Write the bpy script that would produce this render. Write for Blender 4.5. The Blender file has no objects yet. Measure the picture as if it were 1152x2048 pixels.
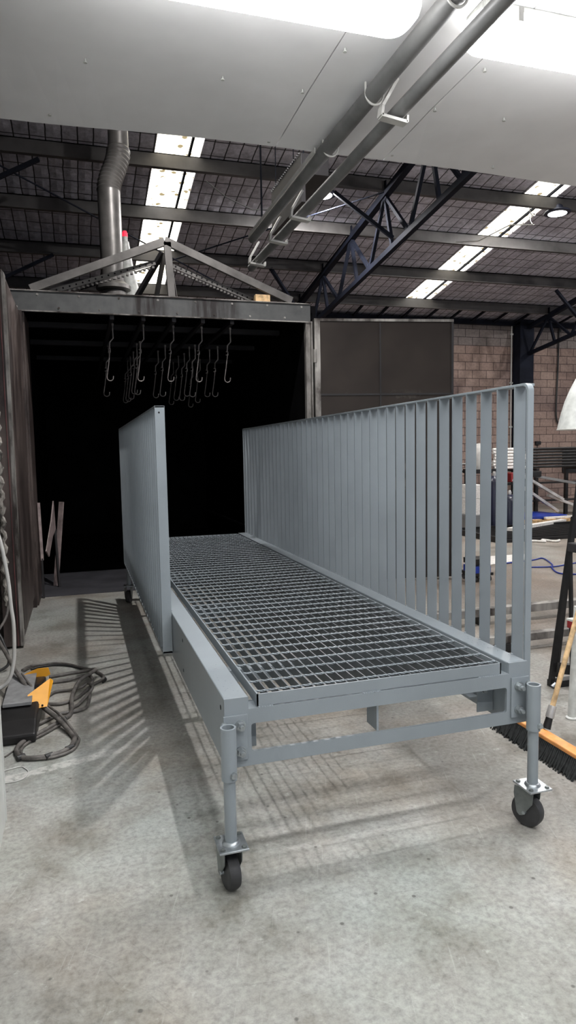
import bpy, math, random
from mathutils import Vector, Matrix
random.seed(7)
S = bpy.context.scene
COL = S.collection
PI = math.pi

# ------------------------------------------------------------------ materials
def new_mat(name):
    m = bpy.data.materials.new(name); m.use_nodes = True
    nt = m.node_tree; b = nt.nodes['Principled BSDF']
    return m, nt, b
def N(nt, t, **k):
    n = nt.nodes.new(t)
    for a, v in k.items(): setattr(n, a, v)
    return n
def L(nt, a, b): nt.links.new(a, b)
def texco(nt, scale=(1,1,1)):
    g = N(nt, 'ShaderNodeNewGeometry'); mp = N(nt, 'ShaderNodeMapping'); mp.inputs['Scale'].default_value = scale
    L(nt, g.outputs['Position'], mp.inputs['Vector']); return mp.outputs['Vector']
def noise(nt, vec, scale, detail=4, rough=.55):
    n = N(nt, 'ShaderNodeTexNoise'); n.inputs['Scale'].default_value = scale
    n.inputs['Detail'].default_value = detail; n.inputs['Roughness'].default_value = rough
    L(nt, vec, n.inputs['Vector']); return n.outputs['Fac']
def ramp(nt, fac, stops):
    r = N(nt, 'ShaderNodeValToRGB'); e = r.color_ramp.elements
    while len(e) < len(stops): e.new(.5)
    for i, (p, c) in enumerate(stops):
        e[i].position = p; e[i].color = (c if len(c) == 4 else (*c, 1)) if isinstance(c, tuple) else (c, c, c, 1)
    L(nt, fac, r.inputs['Fac']); return r.outputs['Color']
def mixc(nt, fac, a, b, mode='MIX'):
    m = N(nt, 'ShaderNodeMix', data_type='RGBA', blend_type=mode)
    if isinstance(fac, (int, float)): m.inputs['Factor'].default_value = fac
    else: L(nt, fac, m.inputs['Factor'])
    for v, s in ((a, 'A'), (b, 'B')):
        i = [x for x in m.inputs if x.name == s and x.type == 'RGBA'][0]
        if isinstance(v, tuple): i.default_value = (*v, 1)
        else: L(nt, v, i)
    return [o for o in m.outputs if o.type == 'RGBA'][0]
def bump(nt, b, h, strength=.2, dist=.01):
    n = N(nt, 'ShaderNodeBump'); n.inputs['Strength'].default_value = strength; n.inputs['Distance'].default_value = dist
    L(nt, h, n.inputs['Height']); L(nt, n.outputs['Normal'], b.inputs['Normal'])
def paint(name, col, rough=.4, metal=0., var=.12, scale=6., bumps=0., bscale=80, spec=.5):
    m, nt, b = new_mat(name); v = texco(nt)
    f = noise(nt, v, scale)
    dark = tuple(c*(1-var*2.2) for c in col); lite = tuple(min(1, c*(1+var)) for c in col)
    c = ramp(nt, f, [(.3, dark), (.62, lite)])
    L(nt, c, b.inputs['Base Color']); b.inputs['Roughness'].default_value = rough; b.inputs['Metallic'].default_value = metal
    b.inputs['Specular IOR Level'].default_value = spec
    if bumps: bump(nt, b, noise(nt, v, bscale, 3), bumps, .004)
    return m
def emis(name, col, st):
    m, nt, b = new_mat(name); b.inputs['Base Color'].default_value = (*col, 1)
    b.inputs['Emission Color'].default_value = (*col, 1); b.inputs['Emission Strength'].default_value = st
    return m
M = {}
M['coat'] = paint('grey_powder_coat', (.242,.272,.292), .36, 0, .04, 3, .08, 220)
M['zinc'] = paint('zinc_plate', (.42,.45,.47), .35, .8, .15, 18, .1, 60)
M['bolt'] = paint('bolt_steel', (.36,.39,.40), .32, .6, .1, 30)
M['tyre'] = paint('black_rubber', (.035,.035,.037), .55, 0, .15, 20)
M['fork'] = paint('dark_fork_steel', (.17,.185,.18), .4, .4, .2, 12)
M['hole'] = paint('dark_void', (.004,.004,.005), .9)
M['truss'] = paint('navy_truss_paint', (.009,.011,.019), .7, 0, .2, 3, 0, 80, .15)
M['purlin'] = paint('galvanised_purlin', (.10,.094,.092), .55, .2, .2, 2)
M['conduit'] = paint('grey_pipe_paint', (.19,.19,.188), .45, .1, .12, 5, .05, 40)
M['strap'] = paint('pale_strap_paint', (.60,.59,.56), .45, .1, .06, 8)
M['canopy'] = paint('canopy_sheet', (.86,.86,.865), .42, 0, .05, 1.2, .06, 3)
M['gap'] = paint('seam_gap', (.05,.05,.048), .9)
M['white'] = paint('white_sheet', (.62,.63,.60), .4, 0, .05, 2)
M['whiteplastic'] = paint('white_plastic', (.56,.57,.54), .4, 0, .12, 14)
M['galv'] = paint('galvanised_duct', (.20,.19,.18), .4, .5, .15, 5)
M['darksheet'] = paint('dark_sheet', (.034,.032,.034), .6, .2, .15, 3)
M['blacksteel'] = paint('black_steel', (.018,.017,.017), .42, .3, .2, 9)
M['redp'] = paint('red_paint', (.26,.02,.02), .45)
M['redstrip'] = sooty0 = paint('faded_red_strip', (.14,.045,.045), .6, 0, .4, 5)
M['barshade'] = paint('shade_dark_grating_bar', (.095,.105,.112), .4, 0, .1, 6)  # grating bars darkened in colour to stand in for shade inside the cells
M['wood'] = paint('pale_wood', (.62,.42,.22), .6, 0, .2, 25)
M['orangewood'] = paint('orange_wood', (.72,.30,.09), .5, 0, .12, 14)
M['bristle'] = paint('black_bristle', (.016,.018,.018), .7, 0, .3, 60)
M['yellow'] = paint('yellow_guard', (.80,.36,.02), .45, 0, .05, 6)
M['greyplastic'] = paint('grey_plastic', (.22,.22,.22), .5, 0, .2, 12)
M['hose'] = paint('grey_brown_hose', (.12,.11,.10), .5, 0, .25, 22)
M['blackrub'] = paint('black_cable', (.02,.02,.02), .5)
M['brick'] = None
M['darkfloor'] = paint('dark_oven_floor', (.045,.044,.052), .8, 0, .2, 3)
M['sootshade'] = paint('soot_and_shade_black', (.0035,.0035,.004), .85, 0, .3, 3, 0, 1, .05)  # oven soot; on the rear floor plate it also stands for shade
M['paper'] = paint('white_wrap', (.75,.72,.68), .6, 0, .1, 30)
M['blue'] = paint('blue_plastic', (.01,.035,.28), .4)
M['silver'] = paint('bright_aluminium', (.62,.60,.58), .3, .6, .15, 8)
M['rustpink'] = paint('primer_plate', (.33,.26,.25), .6, 0, .2, 10)
M['rod'] = paint('hook_wire', (.22,.20,.19), .45, .6, .2, 20)
M['tube'] = emis('lamp_diffuser', (.98,.985,1.0), 33)
M['tuberim'] = emis('lamp_diffuser_rim', (1.0,.99,.98), 5)
M['led'] = emis('led_array', (1.0,.975,.965), 7300)
M['lens'] = emis('lamp_lens', (.95,.97,1.0), 14)
M['ledrim'] = paint('highbay_housing', (.03,.035,.06), .4, .4)
M['beacon'] = emis('red_beacon', (.9,.02,.05), 1.2)

def concrete():
    m, nt, b = new_mat('stained_concrete'); v = texco(nt)
    big = noise(nt, v, .55, 5, .6); mid = noise(nt, v, 3.2, 6, .65); fine = noise(nt, v, 45, 5, .7)
    tintn = noise(nt, texco(nt, (1, .8, 1)), 1.1, 4, .6)
    c1 = ramp(nt, big, [(.36, (.265,.247,.226)), (.5, (.335,.33,.308)), (.64, (.375,.392,.375))])
    c2 = ramp(nt, mid, [(.32, (.62,.59,.55)), (.47, (.90,.89,.87)), (.58, (1.02,1.02,1.01)), (.70, (1.14,1.15,1.14))])
    c = mixc(nt, 1., c1, c2, 'MULTIPLY')
    c = mixc(nt, 1., c, ramp(nt, tintn, [(.34, (.96,1.0,.985)), (.5, (1.,1.,1.)), (.64, (1.0,.94,.885))]), 'MULTIPLY')
    chip = noise(nt, v, 14, 6, .75); c = mixc(nt, ramp(nt, chip, [(.60, 0.), (.68, .45)]), c, (.52,.52,.49)); c = mixc(nt, ramp(nt, chip, [(.30, .5), (.37, 0.)]), c, (.17,.165,.15))
    c = mixc(nt, 1., c, ramp(nt, fine, [(.3, .66), (.52, 1.0), (.72, 1.22)]), 'MULTIPLY')
    gx = N(nt, 'ShaderNodeNewGeometry'); sx = N(nt, 'ShaderNodeSeparateXYZ'); L(nt, gx.outputs['Position'], sx.inputs[0])
    mr = N(nt, 'ShaderNodeMapRange'); mr.inputs['From Min'].default_value = 2.6; mr.inputs['From Max'].default_value = 3.4; L(nt, sx.outputs['X'], mr.inputs['Value'])
    c = mixc(nt, mr.outputs[0], c, mixc(nt, 1., c, (.80,.72,.68), 'MULTIPLY'))      # browner and darker towards the right, over the open shop floor
    # scratches: stretched noise in two directions
    for rot, sc, th in ((.75, (2.5, 70, 1), .71), (-.5, (75, 3, 1), .70), (.15, (3, 90, 1), .71), (1.9, (3.5, 80, 1), .70)):
        g = N(nt, 'ShaderNodeNewGeometry'); mp = N(nt, 'ShaderNodeMapping')
        mp.inputs['Rotation'].default_value = (0, 0, rot); mp.inputs['Scale'].default_value = (1, 1, 1)
        mp2 = N(nt, 'ShaderNodeMapping'); mp2.inputs['Scale'].default_value = sc
        L(nt, g.outputs['Position'], mp.inputs['Vector']); L(nt, mp.outputs['Vector'], mp2.inputs['Vector'])
        s = noise(nt, mp2.outputs['Vector'], 1.3, 2, .5)
        f = ramp(nt, s, [(th-.04, 0.), (th+.03, .26)])
        c = mixc(nt, f, c, (.50,.50,.47) if rot > .3 else (.14,.135,.125))
    # worn pale marking line on the slab
    ln_ = N(nt, 'ShaderNodeMath', operation='MULTIPLY_ADD'); L(nt, sx.outputs['X'], ln_.inputs[0]); ln_.inputs[1].default_value = -.27; L(nt, sx.outputs['Y'], ln_.inputs[2])
    band = ramp(nt, ln_.outputs[0], [(0, 0.), (1, 0.)])
    mk = N(nt, 'ShaderNodeMapRange'); mk.inputs['From Min'].default_value = 3.25; mk.inputs['From Max'].default_value = 3.45; L(nt, ln_.outputs[0], mk.inputs['Value'])
    band = ramp(nt, mk.outputs[0], [(.28, 0.), (.32, .9), (.62, .9), (.66, 0.)])
    mx_ = N(nt, 'ShaderNodeMapRange'); mx_.inputs['From Min'].default_value = -.34; mx_.inputs['From Max'].default_value = .5; L(nt, sx.outputs['X'], mx_.inputs['Value'])
    bx2 = ramp(nt, mx_.outputs[0], [(0., .8), (.5, .6), (.9, .0)])
    wn = noise(nt, v, 28, 4, .7); wr = ramp(nt, wn, [(.38, 0.), (.56, 1.)])
    k = mixc(nt, 1., mixc(nt, 1., band, bx2, 'MULTIPLY'), wr, 'MULTIPLY'); c = mixc(nt, k, c, (.62,.61,.57))
    # dark specks and spilled spots
    vo = N(nt, 'ShaderNodeTexVoronoi'); vo.inputs['Scale'].default_value = 9; L(nt, v, vo.inputs['Vector'])
    f = ramp(nt, vo.outputs['Distance'], [(.045, .75), (.075, 0.)])
    c = mixc(nt, f, c, (.09,.085,.08))
    L(nt, c, b.inputs['Base Color'])
    L(nt, ramp(nt, mid, [(.3, .42), (.7, .7)]), b.inputs['Roughness'])
    b.inputs['Specular IOR Level'].default_value = .35
    bump(nt, b, mid, .18, .01)
    return m
M['concrete'] = concrete()

def blockwall():
    m, nt, b = new_mat('concrete_block'); g = N(nt, 'ShaderNodeNewGeometry')
    sp = N(nt, 'ShaderNodeSeparateXYZ'); cb = N(nt, 'ShaderNodeCombineXYZ')
    L(nt, g.outputs['Position'], sp.inputs[0]); L(nt, sp.outputs['X'], cb.inputs['X']); L(nt, sp.outputs['Z'], cb.inputs['Y'])
    br = N(nt, 'ShaderNodeTexBrick'); br.inputs['Scale'].default_value = 1
    br.inputs['Brick Width'].default_value = .4; br.inputs['Row Height'].default_value = .2
    br.inputs['Mortar Size'].default_value = .009; br.inputs['Mortar Smooth'].default_value = .3
    br.inputs['Color1'].default_value = (.28,.195,.162,1); br.inputs['Color2'].default_value = (.345,.25,.208,1)
    br.inputs['Mortar'].default_value = (.075,.05,.045,1); L(nt, cb.outputs[0], br.inputs['Vector'])
    st = noise(nt, cb.outputs[0], .9, 5); fi = noise(nt, cb.outputs[0], 18, 5)
    c = mixc(nt, 1., br.outputs['Color'], ramp(nt, st, [(.35, (.62,.62,.66)), (.55, (1.,1.,1.))]), 'MULTIPLY')
    c = mixc(nt, 1., c, ramp(nt, fi, [(.3, .8), (.7, 1.15)]), 'MULTIPLY')
    # two old unpainted top courses (grey)
    f = N(nt, 'ShaderNodeMath', operation='GREATER_THAN'); f.inputs[1].default_value = 4.0; L(nt, sp.outputs['Z'], f.inputs[0])
    hf = N(nt, 'ShaderNodeMath', operation='MULTIPLY'); hf.inputs[1].default_value = 6.; L(nt, f.outputs[0], hf.inputs[0])
    grey = mixc(nt, 1., c, (.72,.86,.95), 'MULTIPLY'); c = mixc(nt, hf.outputs[0], c, grey)
    L(nt, c, b.inputs['Base Color']); b.inputs['Roughness'].default_value = .85
    bump(nt, b, br.outputs['Fac'], -.5, .01)
    return m
M['brick'] = blockwall()

def roofmat():
    m, nt, b = new_mat('foil_insulation_with_mesh'); g = N(nt, 'ShaderNodeNewGeometry')
    n1 = noise(nt, g.outputs['Position'], 2.5, 4)
    mx = N(nt, 'ShaderNodeMixRGB'); mx.inputs[0].default_value = .03; L(nt, g.outputs['Position'], mx.inputs[1])
    nc = N(nt, 'ShaderNodeTexNoise'); nc.inputs['Scale'].default_value = 3; L(nt, g.outputs['Position'], nc.inputs['Vector']); L(nt, nc.outputs['Color'], mx.inputs[2])
    sp = N(nt, 'ShaderNodeSeparateXYZ'); L(nt, mx.outputs[0], sp.inputs[0])
    def lines(axis, period, w):
        a = N(nt, 'ShaderNodeMath', operation='MULTIPLY'); a.inputs[1].default_value = 1/period; L(nt, sp.outputs[axis], a.inputs[0])
        p = N(nt, 'ShaderNodeMath', operation='PINGPONG'); p.inputs[1].default_value = .5; L(nt, a.outputs[0], p.inputs[0])
        return p.outputs[0], ramp(nt, p.outputs[0], [(w*.5, 1.), (w, 0.)])
    px, lx = lines('X', .19, .055); py, ly = lines('Y', .30, .035)
    base = ramp(nt, n1, [(.3, (.46,.44,.49)), (.55, (.66,.635,.70)), (.7, (.74,.71,.78))])
    fi = noise(nt, g.outputs['Position'], 14, 5, .7)
    base = mixc(nt, 1., base, ramp(nt, fi, [(.3, .7), (.7, 1.25)]), 'MULTIPLY')
    l = mixc(nt, 1., lx, ly, 'LIGHTEN')
    c = mixc(nt, l, base, (.018,.014,.016)); L(nt, c, b.inputs['Base Color'])
    b.inputs['Roughness'].default_value = .5
    h = N(nt, 'ShaderNodeMath', operation='MULTIPLY'); L(nt, px, h.inputs[0]); L(nt, py, h.inputs[1])
    h2 = N(nt, 'ShaderNodeMath', operation='MULTIPLY_ADD'); L(nt, fi, h2.inputs[0]); h2.inputs[1].default_value = .08; L(nt, h.outputs[0], h2.inputs[2])
    bump(nt, b, h2.outputs[0], .55, .12)
    return m
M['roof'] = roofmat()

def skylight():
    m, nt, b = new_mat('backlit_skylight_sheet'); v = texco(nt)
    vo = N(nt, 'ShaderNodeTexVoronoi'); vo.inputs['Scale'].default_value = 7; L(nt, v, vo.inputs['Vector'])
    sel = noise(nt, v, 5, 3)
    d = ramp(nt, vo.outputs['Distance'], [(.26, .0), (.40, 1.)])
    s = ramp(nt, sel, [(.47, 1.), (.51, 0.)])
    k = mixc(nt, 1., d, s, 'LIGHTEN')
    st = noise(nt, v, 1.3, 3)
    col = mixc(nt, k, (.12,.095,.05), ramp(nt, st, [(.35, (1,.93,.74)), (.55, (1,.985,.93))]))
    L(nt, col, b.inputs['Emission Color']); b.inputs['Emission Strength'].default_value = 3.6
    b.inputs['Base Color'].default_value = (.5,.5,.45,1)
    return m
M['sky'] = skylight()

def sooty(name, a, bcol, lo=.42, hi=.6, scale=2.2, rough=.5, metal=.2):
    m, nt, b = new_mat(name); v = texco(nt, (1, 1, .45))
    f = noise(nt, v, scale, 6, .6)
    c = ramp(nt, f, [(lo, a), (hi, bcol)])
    f2 = noise(nt, texco(nt, (9, 9, 1.2)), 2.5, 4)
    c = mixc(nt, 1., c, ramp(nt, f2, [(.3, .72), (.65, 1.12)]), 'MULTIPLY')
    L(nt, c, b.inputs['Base Color']); b.inputs['Roughness'].default_value = rough; b.inputs['Metallic'].default_value = metal
    return m
def lintelmat():
    m, nt, b = new_mat('smoked_galvanised_lintel'); v = texco(nt); g = N(nt, 'ShaderNodeNewGeometry'); sp = N(nt, 'ShaderNodeSeparateXYZ'); L(nt, g.outputs['Position'], sp.inputs[0])
    ma = N(nt, 'ShaderNodeMapRange'); ma.inputs['From Min'].default_value = -.55; ma.inputs['From Max'].default_value = 2.46; L(nt, sp.outputs['X'], ma.inputs['Value'])
    ms = ramp(nt, ma.outputs[0], [(.30, 0.), (.375, .25), (.39, 1.), (.475, 1.), (.50, .1), (.56, .15), (.585, .95), (.72, .8), (.745, 0.)])
    st = noise(nt, texco(nt, (14, 1, 1.5)), 1.6, 4); k = mixc(nt, 1., ms, ramp(nt, st, [(.35, .25), (.6, 1.)]), 'MULTIPLY')
    n2 = noise(nt, v, 9, 5); base = ramp(nt, n2, [(.3, (.075,.077,.077)), (.65, (.11,.112,.111))])
    c = mixc(nt, k, base, (.012,.007,.006)); L(nt, c, b.inputs['Base Color']); b.inputs['Roughness'].default_value = .5; b.inputs['Metallic'].default_value = .2
    return m
M['lintel'] = lintelmat()
def doormat():
    m, nt, b = new_mat('sooty_oven_door'); v = texco(nt); g = N(nt, 'ShaderNodeNewGeometry'); sp = N(nt, 'ShaderNodeSeparateXYZ'); L(nt, g.outputs['Position'], sp.inputs[0])
    f = noise(nt, v, 1.4, 3, .5); c = ramp(nt, f, [(.35, (.018,.013,.011)), (.6, (.036,.028,.023))])
    n2 = noise(nt, v, 2.6, 5, .6); pa = ramp(nt, n2, [(.60, 0.), (.63, 1.)])
    lo = N(nt, 'ShaderNodeMapRange'); lo.inputs['From Min'].default_value = 2.15; lo.inputs['From Max'].default_value = 1.95; L(nt, sp.outputs['Z'], lo.inputs['Value'])
    k = mixc(nt, 1., pa, lo.outputs[0], 'MULTIPLY'); c = mixc(nt, k, c, (.10,.088,.078))
    L(nt, c, b.inputs['Base Color']); b.inputs['Roughness'].default_value = .6; b.inputs['Specular IOR Level'].default_value = .3
    return m
M['door'] = doormat()
M['jamb'] = sooty('burnt_jamb', (.05,.04,.035), (.42,.40,.37), .40, .6, 3.5, .5, .4)
M['leftdoor'] = sooty('sooty_door_edge', (.03,.02,.018), (.13,.10,.09), .38, .65, 3, .5, .2)
M['seal'] = sooty('woven_rope_seal', (.04,.035,.03), (.40,.37,.33), .4, .62, 26, .8, 0)

# ------------------------------------------------------------------ mesh helpers
WLOC = {}
class MB:
    def __init__(s): s.v = []; s.f = []; s.sm = []
    def add(s, v, f, smooth=False):
        o = len(s.v); s.v += [Vector(p) for p in v]; s.f += [tuple(i+o for i in q) for q in f]; s.sm += [smooth]*len(f); return s
    def box(s, x0, x1, y0, y1, z0, z1):
        v = [(x, y, z) for x in (x0, x1) for y in (y0, y1) for z in (z0, z1)]
        return s.add(v, [(0,1,3,2),(4,6,7,5),(0,4,5,1),(2,3,7,6),(0,2,6,4),(1,5,7,3)])
    def bar(s, p, q, w, h, up=(0,0,1)):       # rectangular bar from p to q, w sideways, h along 'up'
        p, q = Vector(p), Vector(q); d = (q-p).normalized(); a = d.cross(Vector(up))
        if a.length < 1e-4: a = d.cross(Vector((1, 0, 0)))
        a.normalize(); u = a.cross(d).normalized()
        v = [b+a*i*w/2+u*j*h/2 for b in (p, q) for i, j in ((-1,-1),(1,-1),(1,1),(-1,1))]
        return s.add(v, [(3,2,1,0),(4,5,6,7),(0,1,5,4),(1,2,6,5),(2,3,7,6),(3,0,4,7)])
    def tube(s, pts, r, n=10, caps=True, r2=None):
        pts = [Vector(p) for p in pts]; rs = [r]*len(pts) if not isinstance(r, (list, tuple)) else r
        V = []; F = []; prev = None
        for i, p in enumerate(pts):
            d = (pts[min(i+1, len(pts)-1)]-pts[max(i-1, 0)]).normalized()
            if prev is None:
                a = d.orthogonal().normalized()
            else:
                a = (prev-d*prev.dot(d)).normalized()
            prev = a; b = d.cross(a)
            for k in range(n):
                t = 2*PI*k/n; V.append(p+(a*math.cos(t)+b*math.sin(t))*rs[i])
        for i in range(len(pts)-1):
            for k in range(n):
                F.append((i*n+k, i*n+(k+1) % n, (i+1)*n+(k+1) % n, (i+1)*n+k))
        s.add(V, F, True)
        if caps:
            s.add(V[:n], [tuple(range(n))[::-1]]); s.add(V[-n:], [tuple(range(n))])
        return s
    def hollow(s, p, q, ro, ri, n=20):
        p, q = Vector(p), Vector(q); d = (q-p).normalized(); a = d.orthogonal().normalized(); b = d.cross(a)
        V = [c+(a*math.cos(2*PI*k/n)+b*math.sin(2*PI*k/n))*r for c in (p, q) for r in (ro, ri) for k in range(n)]
        for k in range(n):
            j = (k+1) % n
            s.add([V[k], V[j], V[2*n+j], V[2*n+k]], [(0,1,2,3)], True)
            s.add([V[n+k], V[n+j], V[3*n+j], V[3*n+k]], [(3,2,1,0)], True)
            s.add([V[k], V[n+k], V[n+j], V[j]], [(0,1,2,3)]); s.add([V[2*n+k], V[2*n+j], V[3*n+j], V[3*n+k]], [(0,1,2,3)])
        return s
    def rev(s, prof, c, n=24, axis='Z', rot=None):   # prof: (radius, height)
        V = []; F = []
        for r, h in prof:
            for k in range(n):
                t = 2*PI*k/n; p = Vector((r*math.cos(t), r*math.sin(t), h))
                if axis == 'X': p = Vector((p.z, p.x, p.y))
                if axis == 'Y': p = Vector((p.x, p.z, p.y))
                if rot: p = rot @ p
                V.append(p+Vector(c))
        for i in range(len(prof)-1):
            for k in range(n): F.append((i*n+k, i*n+(k+1) % n, (i+1)*n+(k+1) % n, (i+1)*n+k))
        s.add(V, F, True); m = len(prof)
        if prof[0][0] > 0: s.add(V[:n], [tuple(range(n))])
        if prof[-1][0] > 0: s.add(V[(m-1)*n:], [tuple(range(n))])
        return s
    def prism(s, poly, d, mapf):      # poly 2D, extruded 0..d ; mapf(u,v,w)->xyz
        n = len(poly); V = [mapf(u, v, w) for w in (0, d) for u, v in poly]
        return s.add(V, [tuple(range(n))[::-1], tuple(range(n, 2*n))]+[(i, (i+1) % n, n+(i+1) % n, n+i) for i in range(n)])
    def rot(s, ang, c, axis='Z'):
        R = Matrix.Rotation(ang, 3, axis); c = Vector(c); s.v = [R @ (p-c)+c for p in s.v]; return s
    def build(s, name, mat, parent=None, bevel=0, org=None):
        lo = Vector((min(p[i] for p in s.v) for i in range(3))); hi = Vector((max(p[i] for p in s.v) for i in range(3)))
        o3 = Vector(org) if org else Vector(((lo.x+hi.x)/2, (lo.y+hi.y)/2, lo.z))
        me = bpy.data.meshes.new(name); me.from_pydata([p-o3 for p in s.v], [], s.f)
        me.polygons.foreach_set('use_smooth', s.sm); me.materials.append(M[mat] if isinstance(mat, str) else mat)
        me.update()
        import bmesh
        bm = bmesh.new(); bm.from_mesh(me); bmesh.ops.remove_doubles(bm, verts=bm.verts, dist=1e-5)
        bmesh.ops.recalc_face_normals(bm, faces=bm.faces); bm.to_mesh(me); bm.free()
        if any(s.sm): me.set_sharp_from_angle(angle=math.radians(40))
        o = bpy.data.objects.new(name, me); COL.objects.link(o)
        if parent: o.parent = parent; o.location = o3-WLOC[parent.name]
        else: o.location = o3
        WLOC[o.name] = o3
        if bevel:
            b = o.modifiers.new('bevel', 'BEVEL'); b.width = bevel; b.segments = 2; b.limit_method = 'ANGLE'
        return o
def tag(o, label=None, cat=None, group=None, kind=None):
    if label: o['label'] = label
    if cat: o['category'] = cat
    if group: o['group'] = group
    if kind: o['kind'] = kind
    return o
def thing(name, label, cat, loc, group=None):
    o = bpy.data.objects.new(name, None); COL.objects.link(o); o.location = loc; o.empty_display_size = .1
    WLOC[o.name] = Vector(loc); return tag(o, label, cat, group)
def copytree(o, loc=None, parent=None, label=None, delta=None):
    c = o.copy(); COL.objects.link(c); c.parent = parent
    WLOC[c.name] = Vector(loc) if loc is not None else WLOC[o.name]+(Vector(delta) if delta else Vector())
    if loc is not None: c.location = loc
    if delta: c.location = o.location+Vector(delta)
    if label: c['label'] = label
    for ch in list(o.children): copytree(ch, None, c)
    return c
def struct(name, mb, mat): return tag(mb.build(name, mat), kind='structure')
def hexbolt(mb, c, r, l, axis='Y', sgn=-1, shank=True, rot=0.):
    n = 6; C = Vector(c)
    def P(t, rr, h):
        a, b = rr*math.cos(t), rr*math.sin(t)
        return C+{'Y': Vector((a, sgn*h, b)), 'X': Vector((sgn*h, a, b)), 'Z': Vector((a, b, sgn*h))}[axis]
    def cylx(rr, h0, h1, n, off=0):
        V = [P(2*PI*k/n+off, rr, h) for h in (h0, h1) for k in range(n)]
        mb.add(V, [tuple(range(n)), tuple(range(n, 2*n))]+[(k, (k+1) % n, n+(k+1) % n, n+k) for k in range(n)])
    cylx(r*1.25, 0, l*.14, 20); cylx(r, l*.14, l*.62, 6, rot)
    if shank: cylx(r*.55, l*.62, l, 14)
    return mb

# ------------------------------------------------------------------ camera (measured from the photograph)
RX = Vector((0.95462919, -0.29722232, -0.01849328)); UX = Vector((0.04405925, 0.07954848, 0.99585683)); FX = Vector((0.29451976, 0.9514888, -0.0890347))
cam = bpy.data.cameras.new('camera'); co = bpy.data.objects.new('camera', cam); COL.objects.link(co)
mw = Matrix.Identity(4)
for i in range(3): mw[i][0] = RX[i]; mw[i][1] = UX[i]; mw[i][2] = -FX[i]
mw[2][3] = 1.479
co.matrix_world = mw; cam.sensor_fit = 'VERTICAL'; cam.sensor_height = 36; cam.lens = 1347.8/2048*36
cam.clip_start = .05; cam.clip_end = 200; S.camera = co

# ------------------------------------------------------------------ shell
ROOF = lambda y: 4.64+.18*(14.76-y)
struct('floor', MB().box(-4.2, 24, -3.5, 14.9, -.12, 0), 'concrete')
struct('wall_back', MB().box(-4.2, 24, 14.76, 14.95, 0, 4.62), 'brick')
struct('wall_front_light_block', MB().box(-4.2, -.42, -3.7, -3.5, 0, 8.2).box(-.42, 24, -3.7, -3.5, 3.3, 8.2), 'darksheet')  # unseen wall added to block stray world light, open only at the booth
struct('wall_left', MB().box(-4.4, -4.2, -3.5, 14.9, 0, 8.2), 'darksheet')
# roof sheet with the openings of the two skylight strips left free
rb = MB()
def slab(mb, x0, x1, y0, y1, t=.06, off=0):
    v = [(x, y, ROOF(y)+off+k) for x in (x0, x1) for y in (y0, y1) for k in (0, t)]
    return mb.add(v, [(0,1,3,2),(4,6,7,5),(0,4,5,1),(2,3,7,6),(0,2,6,4),(1,5,7,3)])
sk = [(1.18, 1.80), (7.08, 7.70)]
for a, b in ((-4.2, 1.18), (1.80, 7.08), (7.70, 24)): slab(rb, a, b, -3.5, 14.95)
for a, b in sk: slab(rb, a, b, -3.5, 8.0); slab(rb, a, b, 13.98, 14.95)  # nearer, unseen strip lengths roofed over to cut the skylight wash
struct('ceiling', rb, 'roof')
for i, (a, b) in enumerate(sk):
    w = struct('window_%d' % (i+1), slab(MB(), a, b, 8.0, 13.98, .01, .03), 'sky')
    slab(MB(), a+.455, a+.485, 8.0, 13.98, .04, -.01).build('glazing_bar', 'truss', w)
PY = [1.4, 2.77, 4.14, 5.51, 6.88, 8.25, 9.62, 10.95, 12.35, 13.74]
names = {9.62: 'galvanised roof purlin crossing both skylights, highest one in view', 10.95: 'second galvanised roof purlin down the slope, above the gable apex',
         12.35: 'third galvanised roof purlin down the slope towards the block wall', 13.74: 'lowest roof purlin, just above the top of the block wall'}
for y in PY:
    z = ROOF(y)-.01; m = MB()
    m.box(-4.2, 24, y-.006, y+.006, z-.2, z); m.box(-4.2, 24, y-.075, y+.006, z-.212, z-.2); m.box(-4.2, 24, y-.006, y+.06, z-.012, z)
    tag(m.build('roof_purlin', 'purlin'), names.get(y, 'galvanised roof purlin above the white sheet canopy'), 'roof beam', 'roof purlins' if y in names else 'purlins over the canopy')
# eave battens between lowest purlin and wall
for k in range(15):
    x = 4.9+.62*k
    m = MB().bar((x, 13.85, ROOF(13.85)-.1), (x+.05, 14.7, ROOF(14.7)-.1), .05, .04)
    tag(m.build('eave_batten', 'truss'), 'short dark batten under the eave above the block wall', 'batten', 'short battens under the eave')
tag(MB().box(-4.1, 24, 14.62, 14.755, 4.5, 4.6).build('wall_plate', 'truss'), 'dark steel beam lying along the top of the block wall', 'beam')

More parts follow.
